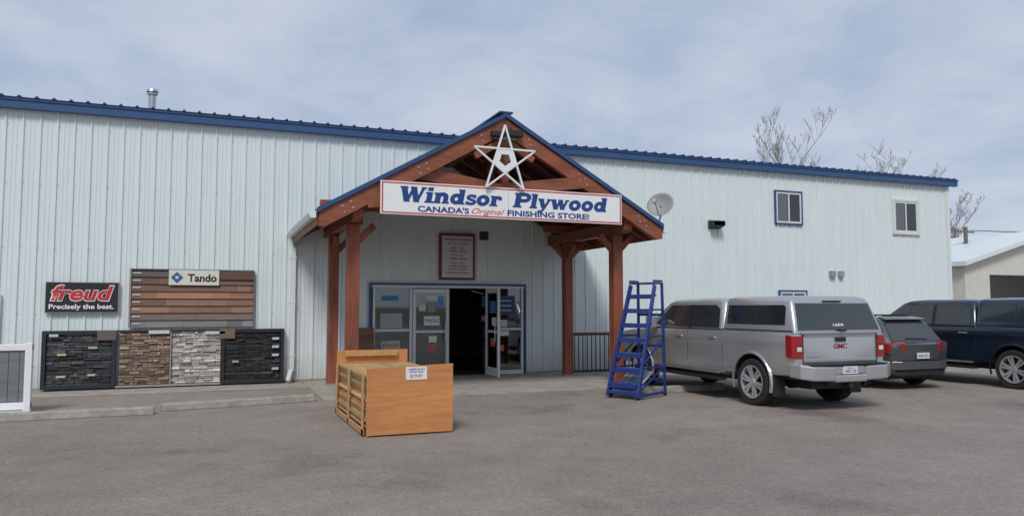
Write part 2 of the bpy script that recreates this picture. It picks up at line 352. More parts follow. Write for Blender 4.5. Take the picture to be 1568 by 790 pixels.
for s in (-1,1):
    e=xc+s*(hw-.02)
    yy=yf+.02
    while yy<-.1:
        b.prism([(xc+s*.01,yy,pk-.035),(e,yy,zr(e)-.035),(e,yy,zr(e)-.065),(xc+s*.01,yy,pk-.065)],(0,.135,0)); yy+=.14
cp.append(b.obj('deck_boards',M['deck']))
b=MB()
def rafter(y,th,depth,top=.068,ex=0):
    for s in (-1,1):
        e=xc+s*(hw-.04+ex); a=xc+s*.004
        b.prism([(a,y,pk-top),(e,y,zr(e)-top),(e,y,zr(e)-top-depth*.75),(e-s*.1,y,zr(e-s*.1)-top-depth),(a,y,pk-top-depth)],(0,th,0))
rafter(yf,.14,.32)
for s in (-1,1):
    a=(xc-s*2.7,yf+(.05 if s>0 else .18),3.62); c=(xc+s*2.0,yf+(.05 if s>0 else .18),4.28)
    b.beam(a,c,.115,.24)
    b.beam((xc+s*.06,yf+.07,4.95),(xc+s*.62,yf+.07,4.62),.1,.13)
b.beam((xc,yf+.07,3.7),(xc,yf+.07,5.1),.16,.13,up=(0,1,0))
cp.append(b.obj('front_truss',M['timberh'],bevel=.006))
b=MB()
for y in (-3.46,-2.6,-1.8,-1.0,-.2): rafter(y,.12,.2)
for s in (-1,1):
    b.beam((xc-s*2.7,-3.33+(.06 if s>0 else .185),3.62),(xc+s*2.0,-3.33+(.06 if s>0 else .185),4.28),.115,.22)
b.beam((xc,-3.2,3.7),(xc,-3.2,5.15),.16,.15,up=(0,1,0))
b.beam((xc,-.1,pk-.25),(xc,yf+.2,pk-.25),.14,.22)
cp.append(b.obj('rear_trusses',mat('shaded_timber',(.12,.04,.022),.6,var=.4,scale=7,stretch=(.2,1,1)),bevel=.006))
b=MB()
for px in (2.47,8.15):
    for py in (-3.4,-1.0):
        w=.115 if py<-3 else .105
        b.box(px-w,px+w,py-w,py+w,.04,3.27)
        for sx in ((1,) if px<5 else (-1,1)):
            b.beam((px+sx*.08,py,2.93),(px+sx*.40,py,3.26),.11,.13)
        b.beam((px,py+.08,2.93),(px,py+.40,3.26),.11,.13)
        if py>-3: b.beam((px,py-.08,2.93),(px,py-.40,3.26),.11,.13)
cp.append(b.obj('posts',M['timber'],bevel=.012))
b=MB()
for px in (2.47,8.15):
    b.prism([(px-.1,-3.95,3.34),(px-.1,-3.85,3.275),(px-.1,-.05,3.275),(px-.1,-.05,3.52),(px-.1,-3.95,3.52)],(.2,0,0))
    for py in (-3.4,-1.0):
        b.box(px-.62,px+.62,py-.09,py+.09,3.523,3.70)
b.box(3.0,7.6,-3.48,-3.32,3.56,3.72)
for s in (-1,1):
    e=xc+s*(hw-.03); b.box(min(e,e+s*.035),max(e,e+s*.035),yf+.01,-.04,zr(e)-.30,zr(e)-.04)
cp.append(b.obj('plate_beams',M['timberh'],bevel=.012))
b=MB()
for s in (-1,1):
    e=xc+s*(hw+.01); z=zr(e)
    b.prism([(e,yf-.03,z-.02),(e+s*.13,yf-.03,z-.02),(e+s*.13,yf-.03,z-.07),(e+s*.09,yf-.03,z-.15),(e,yf-.03,z-.15)],(0,-yf-.01,0))
cp.append(b.obj('gutters',M['siding'],bevel=.004))
b=MB()
def bolt(x,z): b.tube((x,yf-.012,z),(x,yf+.01,z),.02,n=8)
for s in (-1,1):
    for d in (3.15,3.0,1.75,1.6,.5):
        x=xc+s*d; bolt(x,zr(x)-.17); bolt(x+.04,zr(x)-.28)
b.box(xc-.22,xc+.22,yf-.014,yf-.002,4.98,5.08); 
cp.append(b.obj('bolts',M['steel']))
b=MB(); b.box(xc-.02,xc+.3,yf-.22,yf-.06,5.02,5.14); b.box(xc-.34,xc-.06,yf-.2,yf-.05,5.0,5.1); b.tube((xc+.1,yf-.1,5.14),(xc+.1,yf-.02,5.22),.02)
b.box(5.95,6.12,-.9,-.7,3.3,3.5)
cp.append(b.obj('floodlights',M['black'],bevel=.01))
b=MB()
for px in (2.47,8.15):
    for py in (-3.4,-1.0): b.box(px-.13,px+.13,py-.13,py+.13,.031,.06)
cp.append(b.obj('post_bases',M['steel']))
group('timber_entrance_canopy',cp,(5.3,-2,0))

# ------------------------------------------------------------ main sign
sg=[]; sy=-4.26
b=MB(); b.box(2.81,7.81,sy,sy+.06,3.39,4.0); sg.append(b.obj('sign_board',M['white'],bevel=.004))
b=MB(); x0,x1,z0,z1=2.83,7.79,3.41,3.98; w=.024
b.box(x0,x1,sy-.003,sy,z1-w,z1); b.box(x0,x1,sy-.003,sy,z0,z0+w); b.box(x0,x0+w,sy-.003,sy,z0+w,z1-w); b.box(x1-w,x1,sy-.003,sy,z0+w,z1-w)
sg.append(b.obj('sign_border',M['signred']))
b=MB(); b.box(5.30,5.306,sy-.0015,sy,3.45,3.94,(.3,.3,.3)); 
for x in (3.2,7.4): b.box(x-.05,x+.05,sy+.062,sy+.4,3.6,3.75)
sg.append(b.obj('sign_mounts',M['steel']))
LB=MB(); cnt=[0]
def arc(cx,cy,rx,ry,a0,a1,n=14): return [(cx+rx*math.cos(R(a0+(a1-a0)*i/n)),cy+ry*math.sin(R(a0+(a1-a0)*i/n))) for i in range(n+1)]
def glyph(ch):
    S=[];B=[]
    sw=.29
    if ch=='W': S=[([(.1,1),(.38,0)],.31),([(.38,0),(.62,.95)],.16),([(.6,1),(.88,0)],.31),([(.88,0),(1.14,1)],.16)]; B=[(-.08,.32,.88,1),(.45,.78,.88,1),(1.0,1.28,.88,1),(.25,.49,0,.1),(.75,.99,0,.1)]; W=1.3
    elif ch=='w': S=[([(.1,.7),(.32,0)],.28),([(.32,0),(.5,.65)],.15),([(.5,.7),(.72,0)],.28),([(.72,0),(.92,.7)],.15)]; B=[(-.04,.27,.59,.7),(.38,.66,.59,.7),(.80,1.04,.59,.7)]; W=1.06
    elif ch=='i': S=[([(.2,0),(.2,.7)],sw)]; B=[(-.02,.3,.59,.7),(-.02,.43,0,.11),(.06,.34,.78,1.02)]; W=.45
    elif ch=='l': S=[([(.2,0),(.2,1)],sw)]; B=[(-.02,.3,.89,1.0),(-.02,.43,0,.11)]; W=.45
    elif ch=='n': S=[([(.2,0),(.2,.7)],sw),(arc(.42,.42,.2,.19,150,0,8)+[(.62,0)],.26)]; B=[(-.02,.2,.59,.7),(-.02,.38,0,.11),(.44,.82,0,.11)]; W=.84
    elif ch=='r': S=[([(.2,0),(.2,.7)],sw),(arc(.42,.45,.17,.15,160,40,6),.2)]; B=[(-.02,.2,.59,.7),(-.02,.44,0,.11),(.42,.63,.42,.6)]; W=.64
    elif ch=='o': S=[(arc(.36,.35,.24,.26,0,360,22),.24)]; W=.76
    elif ch=='d': S=[(arc(.34,.35,.21,.25,0,360,20),.24),([(.6,0),(.6,1)],sw)]; B=[(.40,.7,.89,1.0),(.6,.82,0,.11)]; W=.84
    elif ch=='s': S=[(arc(.3,.5,.18,.13,20,270,10)+arc(.32,.2,.2,.13,80,-160,10),.18)]; B=[(.43,.54,.46,.7),(.03,.14,.0,.24)]; W=.6
    elif ch=='P': S=[([(.2,0),(.2,1)],.32),([(.2,.92)]+arc(.55,.7,.26,.22,90,-90,12)+[(.2,.48)],.24)]; B=[(-.04,.2,.88,1),(-.04,.46,0,.12)]; W=.93
    elif ch=='y': S=[([(.12,.7),(.36,.05)],.28),([(.64,.7),(.36,-.02),(.24,-.22)],.16)]; B=[(-.04,.32,.59,.7),(.48,.8,.59,.7),(.04,.28,-.28,-.12)]; W=.76
    return S,B,W
def put(word,X0,X1,Z0,H):
    tot=sum(glyph(c)[2] for c in word); sx=(X1-X0)/tot; cx=0
    def T(x,z): 
        z_=z*H; return (X0+(cx+x)*sx+z_*.2, Z0+z_)
    for c in word:
        S,B,W=glyph(c)
        for pts,w in S:
            cnt[0]+=1; y=sy-.004-.00015*(cnt[0]%9)
            n=len(pts); Lp=[];Rp=[]
            for i_ in range(n):
                p=Vector(pts[i_]); a=Vector(pts[max(i_-1,0)]); d=Vector(pts[min(i_+1,n-1)])
                if n>10 and abs(pts[0][0]-pts[-1][0])<1e-6 and abs(pts[0][1]-pts[-1][1])<1e-6:
                    if i_==0 or i_==n-1: a=Vector(pts[-2]); d=Vector(pts[1])
                t=(d-a).normalized(); nn=Vector((-t.y,t.x))
                if n==2 or c in 'Wwy' : nn=Vector((1,0)) if abs(t.y)>.3 else nn
                Lp.append(p+nn*w/2);Rp.append(p-nn*w/2)
            vs=[T(*q) for q in Lp+Rp]
            LB.add([(v[0],y,v[1]) for v in vs],[(k,k+1,n+k+1,n+k) for k in range(n-1)])
        for (a,d,e,f_) in B:
            cnt[0]+=1; y=sy-.0055-.00015*(cnt[0]%7)
            LB.add([(T(*q)[0],y,T(*q)[1]) for q in ((a,e),(d,e),(d,f_),(a,f_))],[(0,1,2,3)])
        cx+=W
put('Windsor',3.15,5.14,3.63,.285); put('Plywood',5.40,7.45,3.63,.285)
sg.append(LB.obj('sign_lettering',M['signblue'],fix=False))
wm=wallmap(sy-.004)
sg.append(text("CANADA'S",3.50,4.50,3.455,3.57,wm,M['signblue'],'tagline_a',offset=.03))
sg.append(text("Original",4.55,5.22,3.43,3.575,wm,M['signred'],'tagline_b',shear=.45,offset=.0))
sg.append(text("FINISHING STORE!",5.28,7.05,3.455,3.57,wm,M['signblue'],'tagline_c',offset=.03))
group('store_name_sign',sg,(5.31,sy,3.7))
# star
b=MB(); cx,cz,ro=5.2,4.53,.68; yy=-4.33
P5=[(cx+ro*.97*math.sin(R(72*k)),cz+ro*math.cos(R(72*k))) for k in range(5)]
for k in range(5):
    a=P5[k];c=P5[(k+2)%5]; b.beam((a[0],yy-.004*k,a[1]),(c[0],yy-.004*k,c[1]),.035,.042,up=(0,1,0))
ri=ro*.37; I5=[(cx-ri*math.sin(R(72*k)),cz-ri*math.cos(R(72*k))) for k in range(5)]
for k in range(5):
    a=I5[k];c=I5[(k+1)%5]; A=Vector((a[0],yy-.03,a[1])); C=Vector((c[0],yy-.03,c[1])); m0=Vector((cx,yy-.03,cz))
    b.prism([A,C,m0.lerp(C,.5),m0.lerp(A,.5)],(0,.05,0))
b.box(cx-.02,cx+.02,yy+.03,-4.1,4.68,4.72)
b.obj('white_star_decoration',M['white'],bevel=.003)

# ------------------------------------------------------------ wall signs
def addsign(name,objs,loc): group(name,objs,loc)
b=MB(); b.box(-3.12,-1.79,-.09,-.03,1.58,2.21); o1=b.obj('board',M['black'],bevel=.004)
b=MB(); 
for (a,c,d,e) in ((-3.12,-1.79,1.58,1.592),(-3.12,-1.79,2.198,2.21),(-3.12,-3.108,1.592,2.198),(-1.802,-1.79,1.592,2.198)): b.box(a,c,-.093,-.089,d,e)
ob=b.obj('edge',M['steel'])
o2=text('freud',-3.04,-1.87,1.81,2.16,wallmap(-.094),M['white'],'outline',shear=.25,offset=.05)
o3=text('freud',-3.02,-1.89,1.83,2.14,wallmap(-.097),M['signred'],'brand',shear=.25,offset=.028)
o4=text('Precisely the best.',-3.05,-1.88,1.63,1.76,wallmap(-.094),M['white'],'slogan',offset=.025)
addsign('black_tool_brand_sign',[o1,ob,o2,o3,o4],(-2.45,-.06,1.9))
b=MB(); rows=[(.13,.095,.09),(.15,.085,.065),(.20,.10,.07),(.31,.145,.085),(.19,.105,.075),(.26,.125,.08),(.15,.115,.10),(.17,.16,.16)]
H=(2.49-1.27)/8
for r,c in enumerate(rows):
    z1=2.49-r*H; z0=z1-H; x=-1.56
    while x<.86:
        w=random.uniform(.25,.9); x2=min(x+w,.87); k=random.uniform(.75,1.3)
        b.prism([(x,-.07,z1-.004),(x,-.10,z0+.002),(x,-.05,z0+.002),(x,-.05,z1-.004)],(x2-x-.004,0,0),tuple(q*k for q in c)); x=x2
o1=b.obj('planks',M['plank'])
b=MB(); b.box(-1.59,.87,-.05,-.03,1.27,2.49,(.08,.08,.08)); b.box(-1.6,-1.565,-.115,-.05,1.27,2.49,(.3,.28,.26)); b.box(-1.6,.88,-.115,-.03,2.491,2.51,(.2,.2,.2)); b.box(.872,.885,-.115,-.03,1.27,2.49,(.2,.2,.2))
for r in range(8): b.box(-1.54,-1.38,-.108,-.1,2.40-r*H,2.43-r*H,(.5,.5,.5))
b.box(-.85,.15,-.135,-.12,2.17,2.49,(.68,.66,.58)); 
b.prism([(-.69,-.142,2.45),(-.57,-.142,2.33),(-.69,-.142,2.21),(-.81,-.142,2.33)],(0,.003,0),(.03,.12,.3)); b.box(-.72,-.66,-.145,-.1425,2.30,2.36,(.6,.6,.6))
b.box(.17,.87,-.125,-.11,2.3,2.48,(.12,.07,.05))
o2=b.obj('backing',M['vcs'])
o3=text('Tando',-.48,.10,2.24,2.41,wallmap(-.1395),M['black'],'label',offset=.03)
addsign('siding_sample_board',[o1,o2,o3],(-.36,-.06,1.9))
def stone(x0,x1,z0,z1,cols,name):
    b=MB(); b.box(x0,x1,-.12,-.08,z0,z1,tuple(q*.3 for q in cols[0])); z=z0
    while z<z1-.01:
        h=min(random.choice((.025,.035,.045,.06)),z1-z); x=x0
        while x<x1-.001:
            w=random.uniform(.05,.32); x2=min(x+w,x1); 
            if x1-x2<.05:x2=x1
            d=random.uniform(.008,.055); c=random.choice(cols); k=random.uniform(.6,1.35)
            y=-.12-d; j=[random.uniform(-.004,.004) for _ in range(4)]
            b.add([(x+.002,-.1201,z+.002),(x2-.002,-.1201,z+.002),(x2-.002,-.1201,z+h-.002),(x+.002,-.1201,z+h-.002),
                   (x+.005,y+j[0],z+.005),(x2-.005,y+j[1],z+.006),(x2-.005,y+j[2],z+h-.006),(x+.005,y+j[3],z+h-.005)],
                  [(4,5,6,7),(0,1,5,4),(1,2,6,5),(2,3,7,6),(3,0,4,7)],tuple(q*k for q in c)); x=x2
        z+=h
    return b.obj(name,M['vc'])
zb,zt=.05,1.22
st=[stone(-3.05,-1.88,zb+.05,zt-.05,[(.055,.06,.065),(.085,.09,.095),(.04,.043,.048),(.10,.10,.10)],'charcoal_stone'),
    stone(-1.74,-.79,zb+.04,zt-.04,[(.30,.20,.145),(.36,.26,.19),(.20,.14,.105),(.27,.22,.18),(.33,.22,.145)],'brown_stone'),
    stone(-.75,.22,zb+.04,zt-.04,[(.62,.58,.51),(.52,.49,.43),(.70,.66,.58),(.40,.37,.34)],'grey_stone'),
    stone(.3,1.45,zb+.05,zt-.05,[(.033,.034,.037),(.055,.056,.06),(.024,.025,.027)],'black_stone')]
b=MB()
for (a,c,w,k) in ((-3.13,-1.80,.075,(.022,.026,.034)),(.23,1.53,.07,(.02,.02,.022))):
    b.box(a,c,-.2,-.05,zt-w,zt,k); b.box(a,c,-.2,-.05,zb,zb+w,k); b.box(a,a+w,-.2,-.05,zb+w+.001,zt-w-.001,k); b.box(c-w,c,-.2,-.05,zb+w+.001,zt-w-.001,k)
b.box(-1.795,.225,-.19,-.05,zt-.04,zt,(.03,.03,.03)); b.box(-1.795,.225,-.19,-.05,zb-.01,zb+.03,(.3,.3,.3)); b.box(-.785,-.755,-.19,-.08,zb+.03,zt-.04,(.3,.27,.24))
for (x,z,w,h,c) in ((-2.15,1.02,.35,.2,(.13,.11,.10)),(.18,1.02,.32,.2,(.19,.13,.09)),(-1.2,1.14,.4,.07,(.6,.6,.6)),(-.1,1.12,.4,.06,(.6,.6,.6)),(-3.0,1.1,.16,.05,(.55,.55,.5)),(-2.3,.85,.16,.04,(.45,.45,.4)),(-2.85,.28,.16,.04,(.55,.5,.3)),(-2.85,.72,.16,.04,(.55,.5,.3)),(-2.3,.3,.14,.04,(.5,.5,.4)),
        (1.28,.98,.14,.05,(.6,.6,.6)),(1.28,.80,.14,.05,(.6,.6,.6)),(1.28,.62,.14,.05,(.6,.6,.6)),(1.28,.32,.14,.05,(.5,.5,.5)),(.45,.5,.14,.04,(.4,.4,.4))):
    b.box(x,x+w,-.215,-.19,z,z+h,c)
st.append(b.obj('frames_and_labels',M['vcs'],bevel=.003))
group('stone_veneer_sample_display',st,(-.8,-.12,.6))
b=MB(); b.box(5.14,6.05,-.10,-.035,2.36,3.5); o1=b.obj('frame',mat('maroon_frame',(.16,.02,.025),.5,var=.1),bevel=.008)
b=MB(); b.box(5.20,5.99,-.104,-.1005,2.42,3.44); o2=b.obj('face',mat('pinkish_board',(.60,.565,.58),.5,var=.06))
ink=mat('maroon_ink',(.17,.01,.015),.5,var=.05)
tt=[]; z=3.31
for k,(s,h,w) in enumerate((('Windsor Plywood',.08,.70),('RETAIL HOURS',.04,.5),('',0,0),('Mon - Wed',.045,.3),('8:00AM - 5:30PM',.045,.42),('',0,0),('Thursday',.045,.3),('8:00AM - 7:00PM',.045,.42),('',0,0),('Saturday',.045,.3),('9:00AM - 5:00PM',.045,.42),('Sunday Closed',.045,.46),('1234 Eastview Drive',.045,.6))):
    if s: tt.append(text(s,5.6-w/2,5.6+w/2,z,z+h,wallmap(-.1055),ink,'line',offset=.02)); z-=.078
    else: z-=.03
addsign('opening_hours_sign',[o1,o2]+tt,(5.6,-.07,2.9))

b=MB(); x0,x1,y=-4.9,-2.67,-3.4
b.box(x0,x1,y-.05,y+.05,.06,.17); b.box(x0,x1,y-.05,y+.05,1.0,1.1); b.box(x1-.1,x1,y-.06,y+.06,.0,1.12); b.box(x0,x0+.1,y-.06,y+.06,0,1.12); b.box(x1-.7,x1-.1,y-.3,y+.3,0,.03)
o1=b.obj('vinyl_frame',M['white'],bevel=.008)
b=MB(); x=x0+.105
while x<x1-.12:
    b.box(x,min(x+.145,x1-.102),y-.02,y+.02,.172,.998,(.17,.18,.18)); x+=.15
o2=b.obj('grey_boards',M['plank'],bevel=.006)
group('vinyl_fence_panel',[o1,o2],(-3.8,y,0))
b=MB()
for k in range(7): 
    z=.1+k*.16; c=random.choice([(.16,.07,.045),(.1,.09,.085),(.2,.1,.06)])
    b.prism([(3.0,-.34+.03*k,z),(3.55,-.34+.03*k,z),(3.55,-.31+.03*k,z+.155),(3.0,-.31+.03*k,z+.155)],(0,.03,0),c)
b.obj('leaning_siding_sample',M['plank'])

# ------------------------------------------------------------ lumber crate
cr=[]; X0,X1,YF,YB=1.93,3.09,-7.75,-5.32
b=MB(); b.prism([(X0-.01,YF-.025,.02),(X1+.01,YF-.025,.02),(X1+.01,YF-.025,.93),(X0-.01,YF-.025,.89)],(0,.022,0)); b.box(X0-.02,X1-.02,YB+.003,YB+.025,.02,1.0)
cr.append(b.obj('plywood_ends',M['ply'],bevel=.002))
b=MB(); z=.12
random.seed(3)
while z<.76:
    h=.042; x=X0+random.uniform(-.03,.03)
    while x<X1-.1:
        w=random.choice((.09,.14,.14,.19)); k=random.uniform(.6,1.2); c=(.58*k,.37*k,.17*k) if random.random()<.7 else (.46*k,.23*k,.09*k)
        b.box(x,min(x+w-.004,X1),YF+random.uniform(.0,.10),YB-random.uniform(0,.12),z,z+h-.006,c); x+=w
    z+=h
for yy in (-7.4,-6.5,-5.6): b.box(X0,X1,yy,yy+.09,.02,.118,(.3,.2,.12))
for yy in (-7.70,-6.6,-5.5): b.box(X0-.05,X0-.032,yy,yy+.09,.02,.80,(.5,.29,.12))
b.beam((X0-.035,-7.7,.06),(X0-.035,-5.4,.06),.03,.08,(.45,.25,.1)); b.beam((X0+.1,-5.37,.95),(X1-.2,-5.37,.95),.03,.09,(.5,.27,.1))
for q in range(5): b.beam((X0+.1+.2*q,-7.6+random.uniform(-.05,.1),.785),(X0+.15+.2*q,-5.5,.785),.14,.02,(.5*random.uniform(.7,1.1),.3,.13))
cr.append(b.obj('board_stack',M['lumber'],bevel=.003))
b=MB(); b.box(2.44,2.73,YF-.031,YF-.0265,.73,.90,(.75,.75,.75)); cr.append(b.obj('price_tag',M['vcs']))
cr.append(text('LUMBER BUNDLE\nSPECIAL PRICE',2.47,2.70,.82,.88,wallmap(YF-.033),M['signblue'],'tag_text',offset=.01,align='CENTER')); cr.append(text('$19.97',2.50,2.67,.75,.80,wallmap(YF-.033),M['signred'],'tag_price',offset=.02))
group('plywood_lumber_crate',cr,(2.5,-6.5,0))

# ------------------------------------------------------------ rolling ladder (local)
b=MB(); w=.27
for s in (-1,1):
    b.beam((s*(w+.06),-.88,.08),(s*w,-.16,2.12),.045,.085)
    b.beam((s*(w+.02),.14,.06),(s*w,.10,2.17),.045,.045)
    b.beam((s*(w+.06),-.92,.07),(s*(w+.03),.16,.07),.045,.05)
    b.beam((s*(w+.04),-.5,1.15),(s*(w+.02),.11,1.15),.03,.035)
    b.beam((s*(w+.05),-.71,.56),(s*(w+.02),.12,.56),.03,.035)
    b.beam((s*(w+.05),-.86,.12),(s*(w+.02),.12,.56),.025,.03)
    b.beam((s*(w+.04),-.7,.6),(s*(w+.02),.12,1.12),.025,.03)
    b.beam((s*(w+.02),-.3,1.65),(s*(w+.02),.1,1.65),.03,.035)
    b.beam((s*w,-.2,2.2),(s*w,.10,2.2),.04,.04)
for k in range(7):
    t=(k+.7)/7.4; y=-.88+.72*t; z=.08+2.04*t; b.box(-w-.04+.05*t,w+.04-.05*t,y-.08,y+.14,z-.02,z+.014)
    b.box(-w-.03+.05*t,w+.03-.05*t,y-.08,y-.05,z-.07,z-.021)
b.box(-w-.02,w+.02,-.2,.1,2.14,2.175)
b.beam((-w-.05,-.90,.12),(w+.05,-.90,.12),.03,.06)
for z in (.3,.95,1.55): b.beam((-w,.13,z),(w,.13,z),.03,.05)
o1=b.obj('frame',M['ladder'],bevel=.004)
b=MB()
for s in (-1,1):
    for y in (-.84,.12): b.tube((s*(w+.03)-.015,y,.045),(s*(w+.03)+.015,y,.045),.045,n=14)
o2=b.obj('casters',M['black'])
b=MB()
for k in range(9): b.beam((-.25+.06*k,-.86,.13),(-.23+.06*k,-.25,.48),.05,.012,random.choice([(.5,.52,.5),(.3,.4,.35),(.55,.5,.42),(.2,.3,.4)]))
o3=b.obj('sample_strips',M['vcs'])
vgroup('rolling_ladder',[o1,o2,o3],(7.92,-5.02,0),R(-64))

b=MB(); y=-1.0
b.box(8.27,11.2,y-.02,y+.02,.10,.14); b.box(8.27,11.2,y-.02,y+.02,1.0,1.03)
x=8.32
while x<11.2: b.box(x,x+.018,y-.009,y+.009,.14,1.0); x+=.12
for x in (9.7,11.18): b.box(x,x+.05,y-.025,y+.025,.01,1.05)
o1=b.obj('balusters',M['black']); b=MB(); b.box(8.26,11.2,y-.045,y+.045,1.033,1.07); o2=b.obj('hand_rail',M['timberh'])
group('metal_railing',[o1,o2],(9.7,y,0))

# satellite dish
b=MB(); n=28; rings=6; Rd=.31
vs=[];fs=[]
for r in range(rings+1):
    rr=Rd*r/rings
    for k in range(n):
        a=2*math.pi*k/n; vs.append((rr*math.cos(a),rr*.92*math.sin(a),.9*rr*rr-.09))
for r in range(rings):
    for k in range(n): fs.append((r*n+k,r*n+(k+1)%n,(r+1)*n+(k+1)%n,(r+1)*n+k))
b.add(vs,fs); 
o=b.obj('reflector',M['dish'],smooth=60,fix=False); sm=o.modifiers.new('s','SOLIDIFY'); sm.thickness=.008
b=MB(); b.tube((0,-.3,0),(0,-.12,.36),.012); b.box(-.03,.03,-.16,-.08,.34,.42); b.tube((0,0,-.09),(0,.02,-.2),.03); o2=b.obj('feed_arm',M['steel'])
e=vgroup('dish_head',[o,o2],(0,0,0),0)
e2=bpy.data.objects.new('satellite_dish',None); scene.collection.objects.link(e2); e2.location=(9.3,-3.4,4.0)
e.parent=e2
d=Vector((-.75,-.62,.35)).normalized(); e.rotation_euler=d.to_track_quat('Z','Y').to_euler()
b=MB(); b.tube((.1,.06,-.1),(-.05,.05,-.55),.022); b.tube((-.05,.05,-.55),(-.5,.05,-.62),.022); b.tube((.1,.06,-.1),(.04,.04,-.03),.03); b.box(-.6,-.35,-.05,.15,-.66,-.62); b.tube((-.02,.05,-.45),(-.45,.3,-.62),.012)
o3=b.obj('mast',M['steel']); o3.parent=e2

# ------------------------------------------------------------ vehicles
def loft(stations,ringf):
    rings=[ringf(s) for s in stations]; n=len(rings[0]); b=MB(); vs=[p for r in rings for p in r]; fs=[]
    for i_ in range(len(rings)-1):
        for k in range(n): fs.append((i_*n+k,i_*n+(k+1)%n,(i_+1)*n+(k+1)%n,(i_+1)*n+k))
    fs.append(list(range(n))[::-1]); fs.append([len(vs)-n+k for k in range(n)])
    b.add(vs,fs); return b
def half_ring(w,zb,zs,cr):
    h=zs-zb
    return [(0,zb),(w*.86,zb),(w*.95,zb+.03),(w*.985,zb+.22*h),(w*.985,zb+.40*h),(w*.975,zb+.60*h),(w*.985,zb+.70*h),(w*1.0,zb+.76*h),(w*.99,zb+.9*h),(w*.965,zs-.015),(w*.92,zs),(w*.5,zs+cr*.8),(0,zs+cr)]
def body(stations,name,m,arches,ar,adepth):
    def rf(s):
        x,w,zb,zs,cr=s[:5]; lean=s[5] if len(s)>5 else 0
        hr=half_ring(w,zb,zs,cr); full=hr+[(-a,c) for a,c in hr[1:-1]][::-1]
        return [(x+lean*(c-(zb+zs)/2)/(zs-zb)*2,a,c) for a,c in full]
    o=loft(stations,rf).obj(name,m)
    for ax,az in arches:
        for s in (-1,1):
            c=MB(); c.tube((ax,s*(adepth),az),(ax,s*1.4,az),ar,n=40); co=c.obj('cut',m)
            md=o.modifiers.new('b','BOOLEAN'); md.operation='DIFFERENCE'; md.solver='EXACT'; md.object=co
            bpy.context.view_layer.objects.active=o
            with bpy.context.temp_override(object=o,active_object=o,selected_objects=[o]):
                bpy.ops.object.modifier_apply(modifier=md.name)
            bpy.data.objects.remove(co)
    me=o.data; me.materials.append(M['dark'])
    for p in me.polygons:
        for ax,az in arches:
            if all(math.hypot(me.vertices[v].co.x-ax,me.vertices[v].co.z-az)<ar+.004 for v in p.vertices): p.material_index=1
    me.polygons.foreach_set('use_smooth',[True]*len(me.polygons)); me.set_sharp_from_angle(angle=R(32))
    return o
def rrect(x0,x1,w,r,n=4):
    pts=[]
    for cx,cy,a in ((x1-r,w-r,0),(x0+r,w-r,90),(x0+r,-w+r,180),(x1-r,-w+r,270)):
        for k in range(n+1):
            t=R(a+90*k/n); pts.append((cx+r*math.cos(t),cy+r*math.sin(t)))
    return pts
def vloft(levels,name,m):
    def rf(s): z,x0,x1,w,r=s; return [(p[0],p[1],z) for p in rrect(x0,x1,w,r)]
    return loft(levels,rf).obj(name,m,smooth=38)
def lerp(a,b,t): return a+(b-a)*t
def wheel(ax,y,s,rt,rr,wd,spokes,style='rim'):
    n=40; prof=[(rr*.97,.0),(rr*1.02,.01),(rt*.93,.0),(rt*.985,.025),(rt,.06),(rt,wd-.06),(rt*.985,wd-.025),(rr,wd)]
    b=MB(); vs=[];fs=[]
    for k in range(n):
        a=2*math.pi*k/n
        for r,d in prof: vs.append((ax+r*math.cos(a),y-s*d,rt+r*math.sin(a)))
    q=len(prof)
    for k in range(n):
        for j in range(q-1): fs.append((k*q+j,k*q+j+1,((k+1)%n)*q+j+1,((k+1)%n)*q+j))
    b.add(vs,fs); o1=b.obj('tyre',M['tire'],smooth=30)
    b=MB()
    b.tube((ax,y-s*.10,rt),(ax,y-s*.11,rt),rr*.97,n=32); o2=b.obj('rim_recess',M['black'])
    b=MB(); vs=[];fs=[]
    for k in range(n):
        a=2*math.pi*k/n
        for r,d in ((rr,.0),(rr*1.0,-.006),(rr*.93,-.004),(rr*.90,.03),(rr*.90,.1)): vs.append((ax+r*math.cos(a),y-s*d,rt+r*math.sin(a)))
    for k in range(n):
        for j in range(4): fs.append((k*5+j,k*5+j+1,((k+1)%n)*5+j+1,((k+1)%n)*5+j))
    b.add(vs,fs)
    for k in range(spokes):
        a=2*math.pi*k/spokes+.3
        for da in ((-.14,.14) if style=='rim' else (0,)):
            p0=(ax+.05*math.cos(a+da*2),y-s*.035,rt+.05*math.sin(a+da*2)); p1=(ax+rr*.93*math.cos(a+da),y-s*.012,rt+rr*.93*math.sin(a+da))
            b.beam(p0,p1,.042,.03,up=(0,1,0))
    b.tube((ax,y-s*.05,rt),(ax,y-s*.01,rt),.07,.06,n=20)
    o3=b.obj('rim',M[ 'rim'],smooth=30)
    return [o1,o2,o3]
def archlip(b,ax,az,r,y,s,w=.05,t=.025,a0=-18,a1=198):
    n=26
    for k in range(n):
        A=R(a0+(a1-a0)*k/n);B=R(a0+(a1-a0)*(k+1)/n)
        def P(a,rr,yy): return (ax+rr*math.cos(a),yy,az+rr*math.sin(a))
        vs=[P(A,r,y),P(A,r+w,y-s*.008),P(B,r+w,y-s*.008),P(B,r,y),P(A,r,y+s*t),P(A,r+w*.6,y+s*t),P(B,r+w*.6,y+s*t),P(B,r,y+s*t)]
        b.add(vs,[(4,5,6,7),(0,4,7,3),(1,2,6,5)])
def ringy(w,zb,zs,z):
    hr=half_ring(w,zb,zs,0)[1:11]
    for i_ in range(len(hr)-1):
        if hr[i_][1]<=z<=hr[i_+1][1]: return lerp(hr[i_][0],hr[i_+1][0],(z-hr[i_][1])/(hr[i_+1][1]-hr[i_][1]+1e-9))
    return w
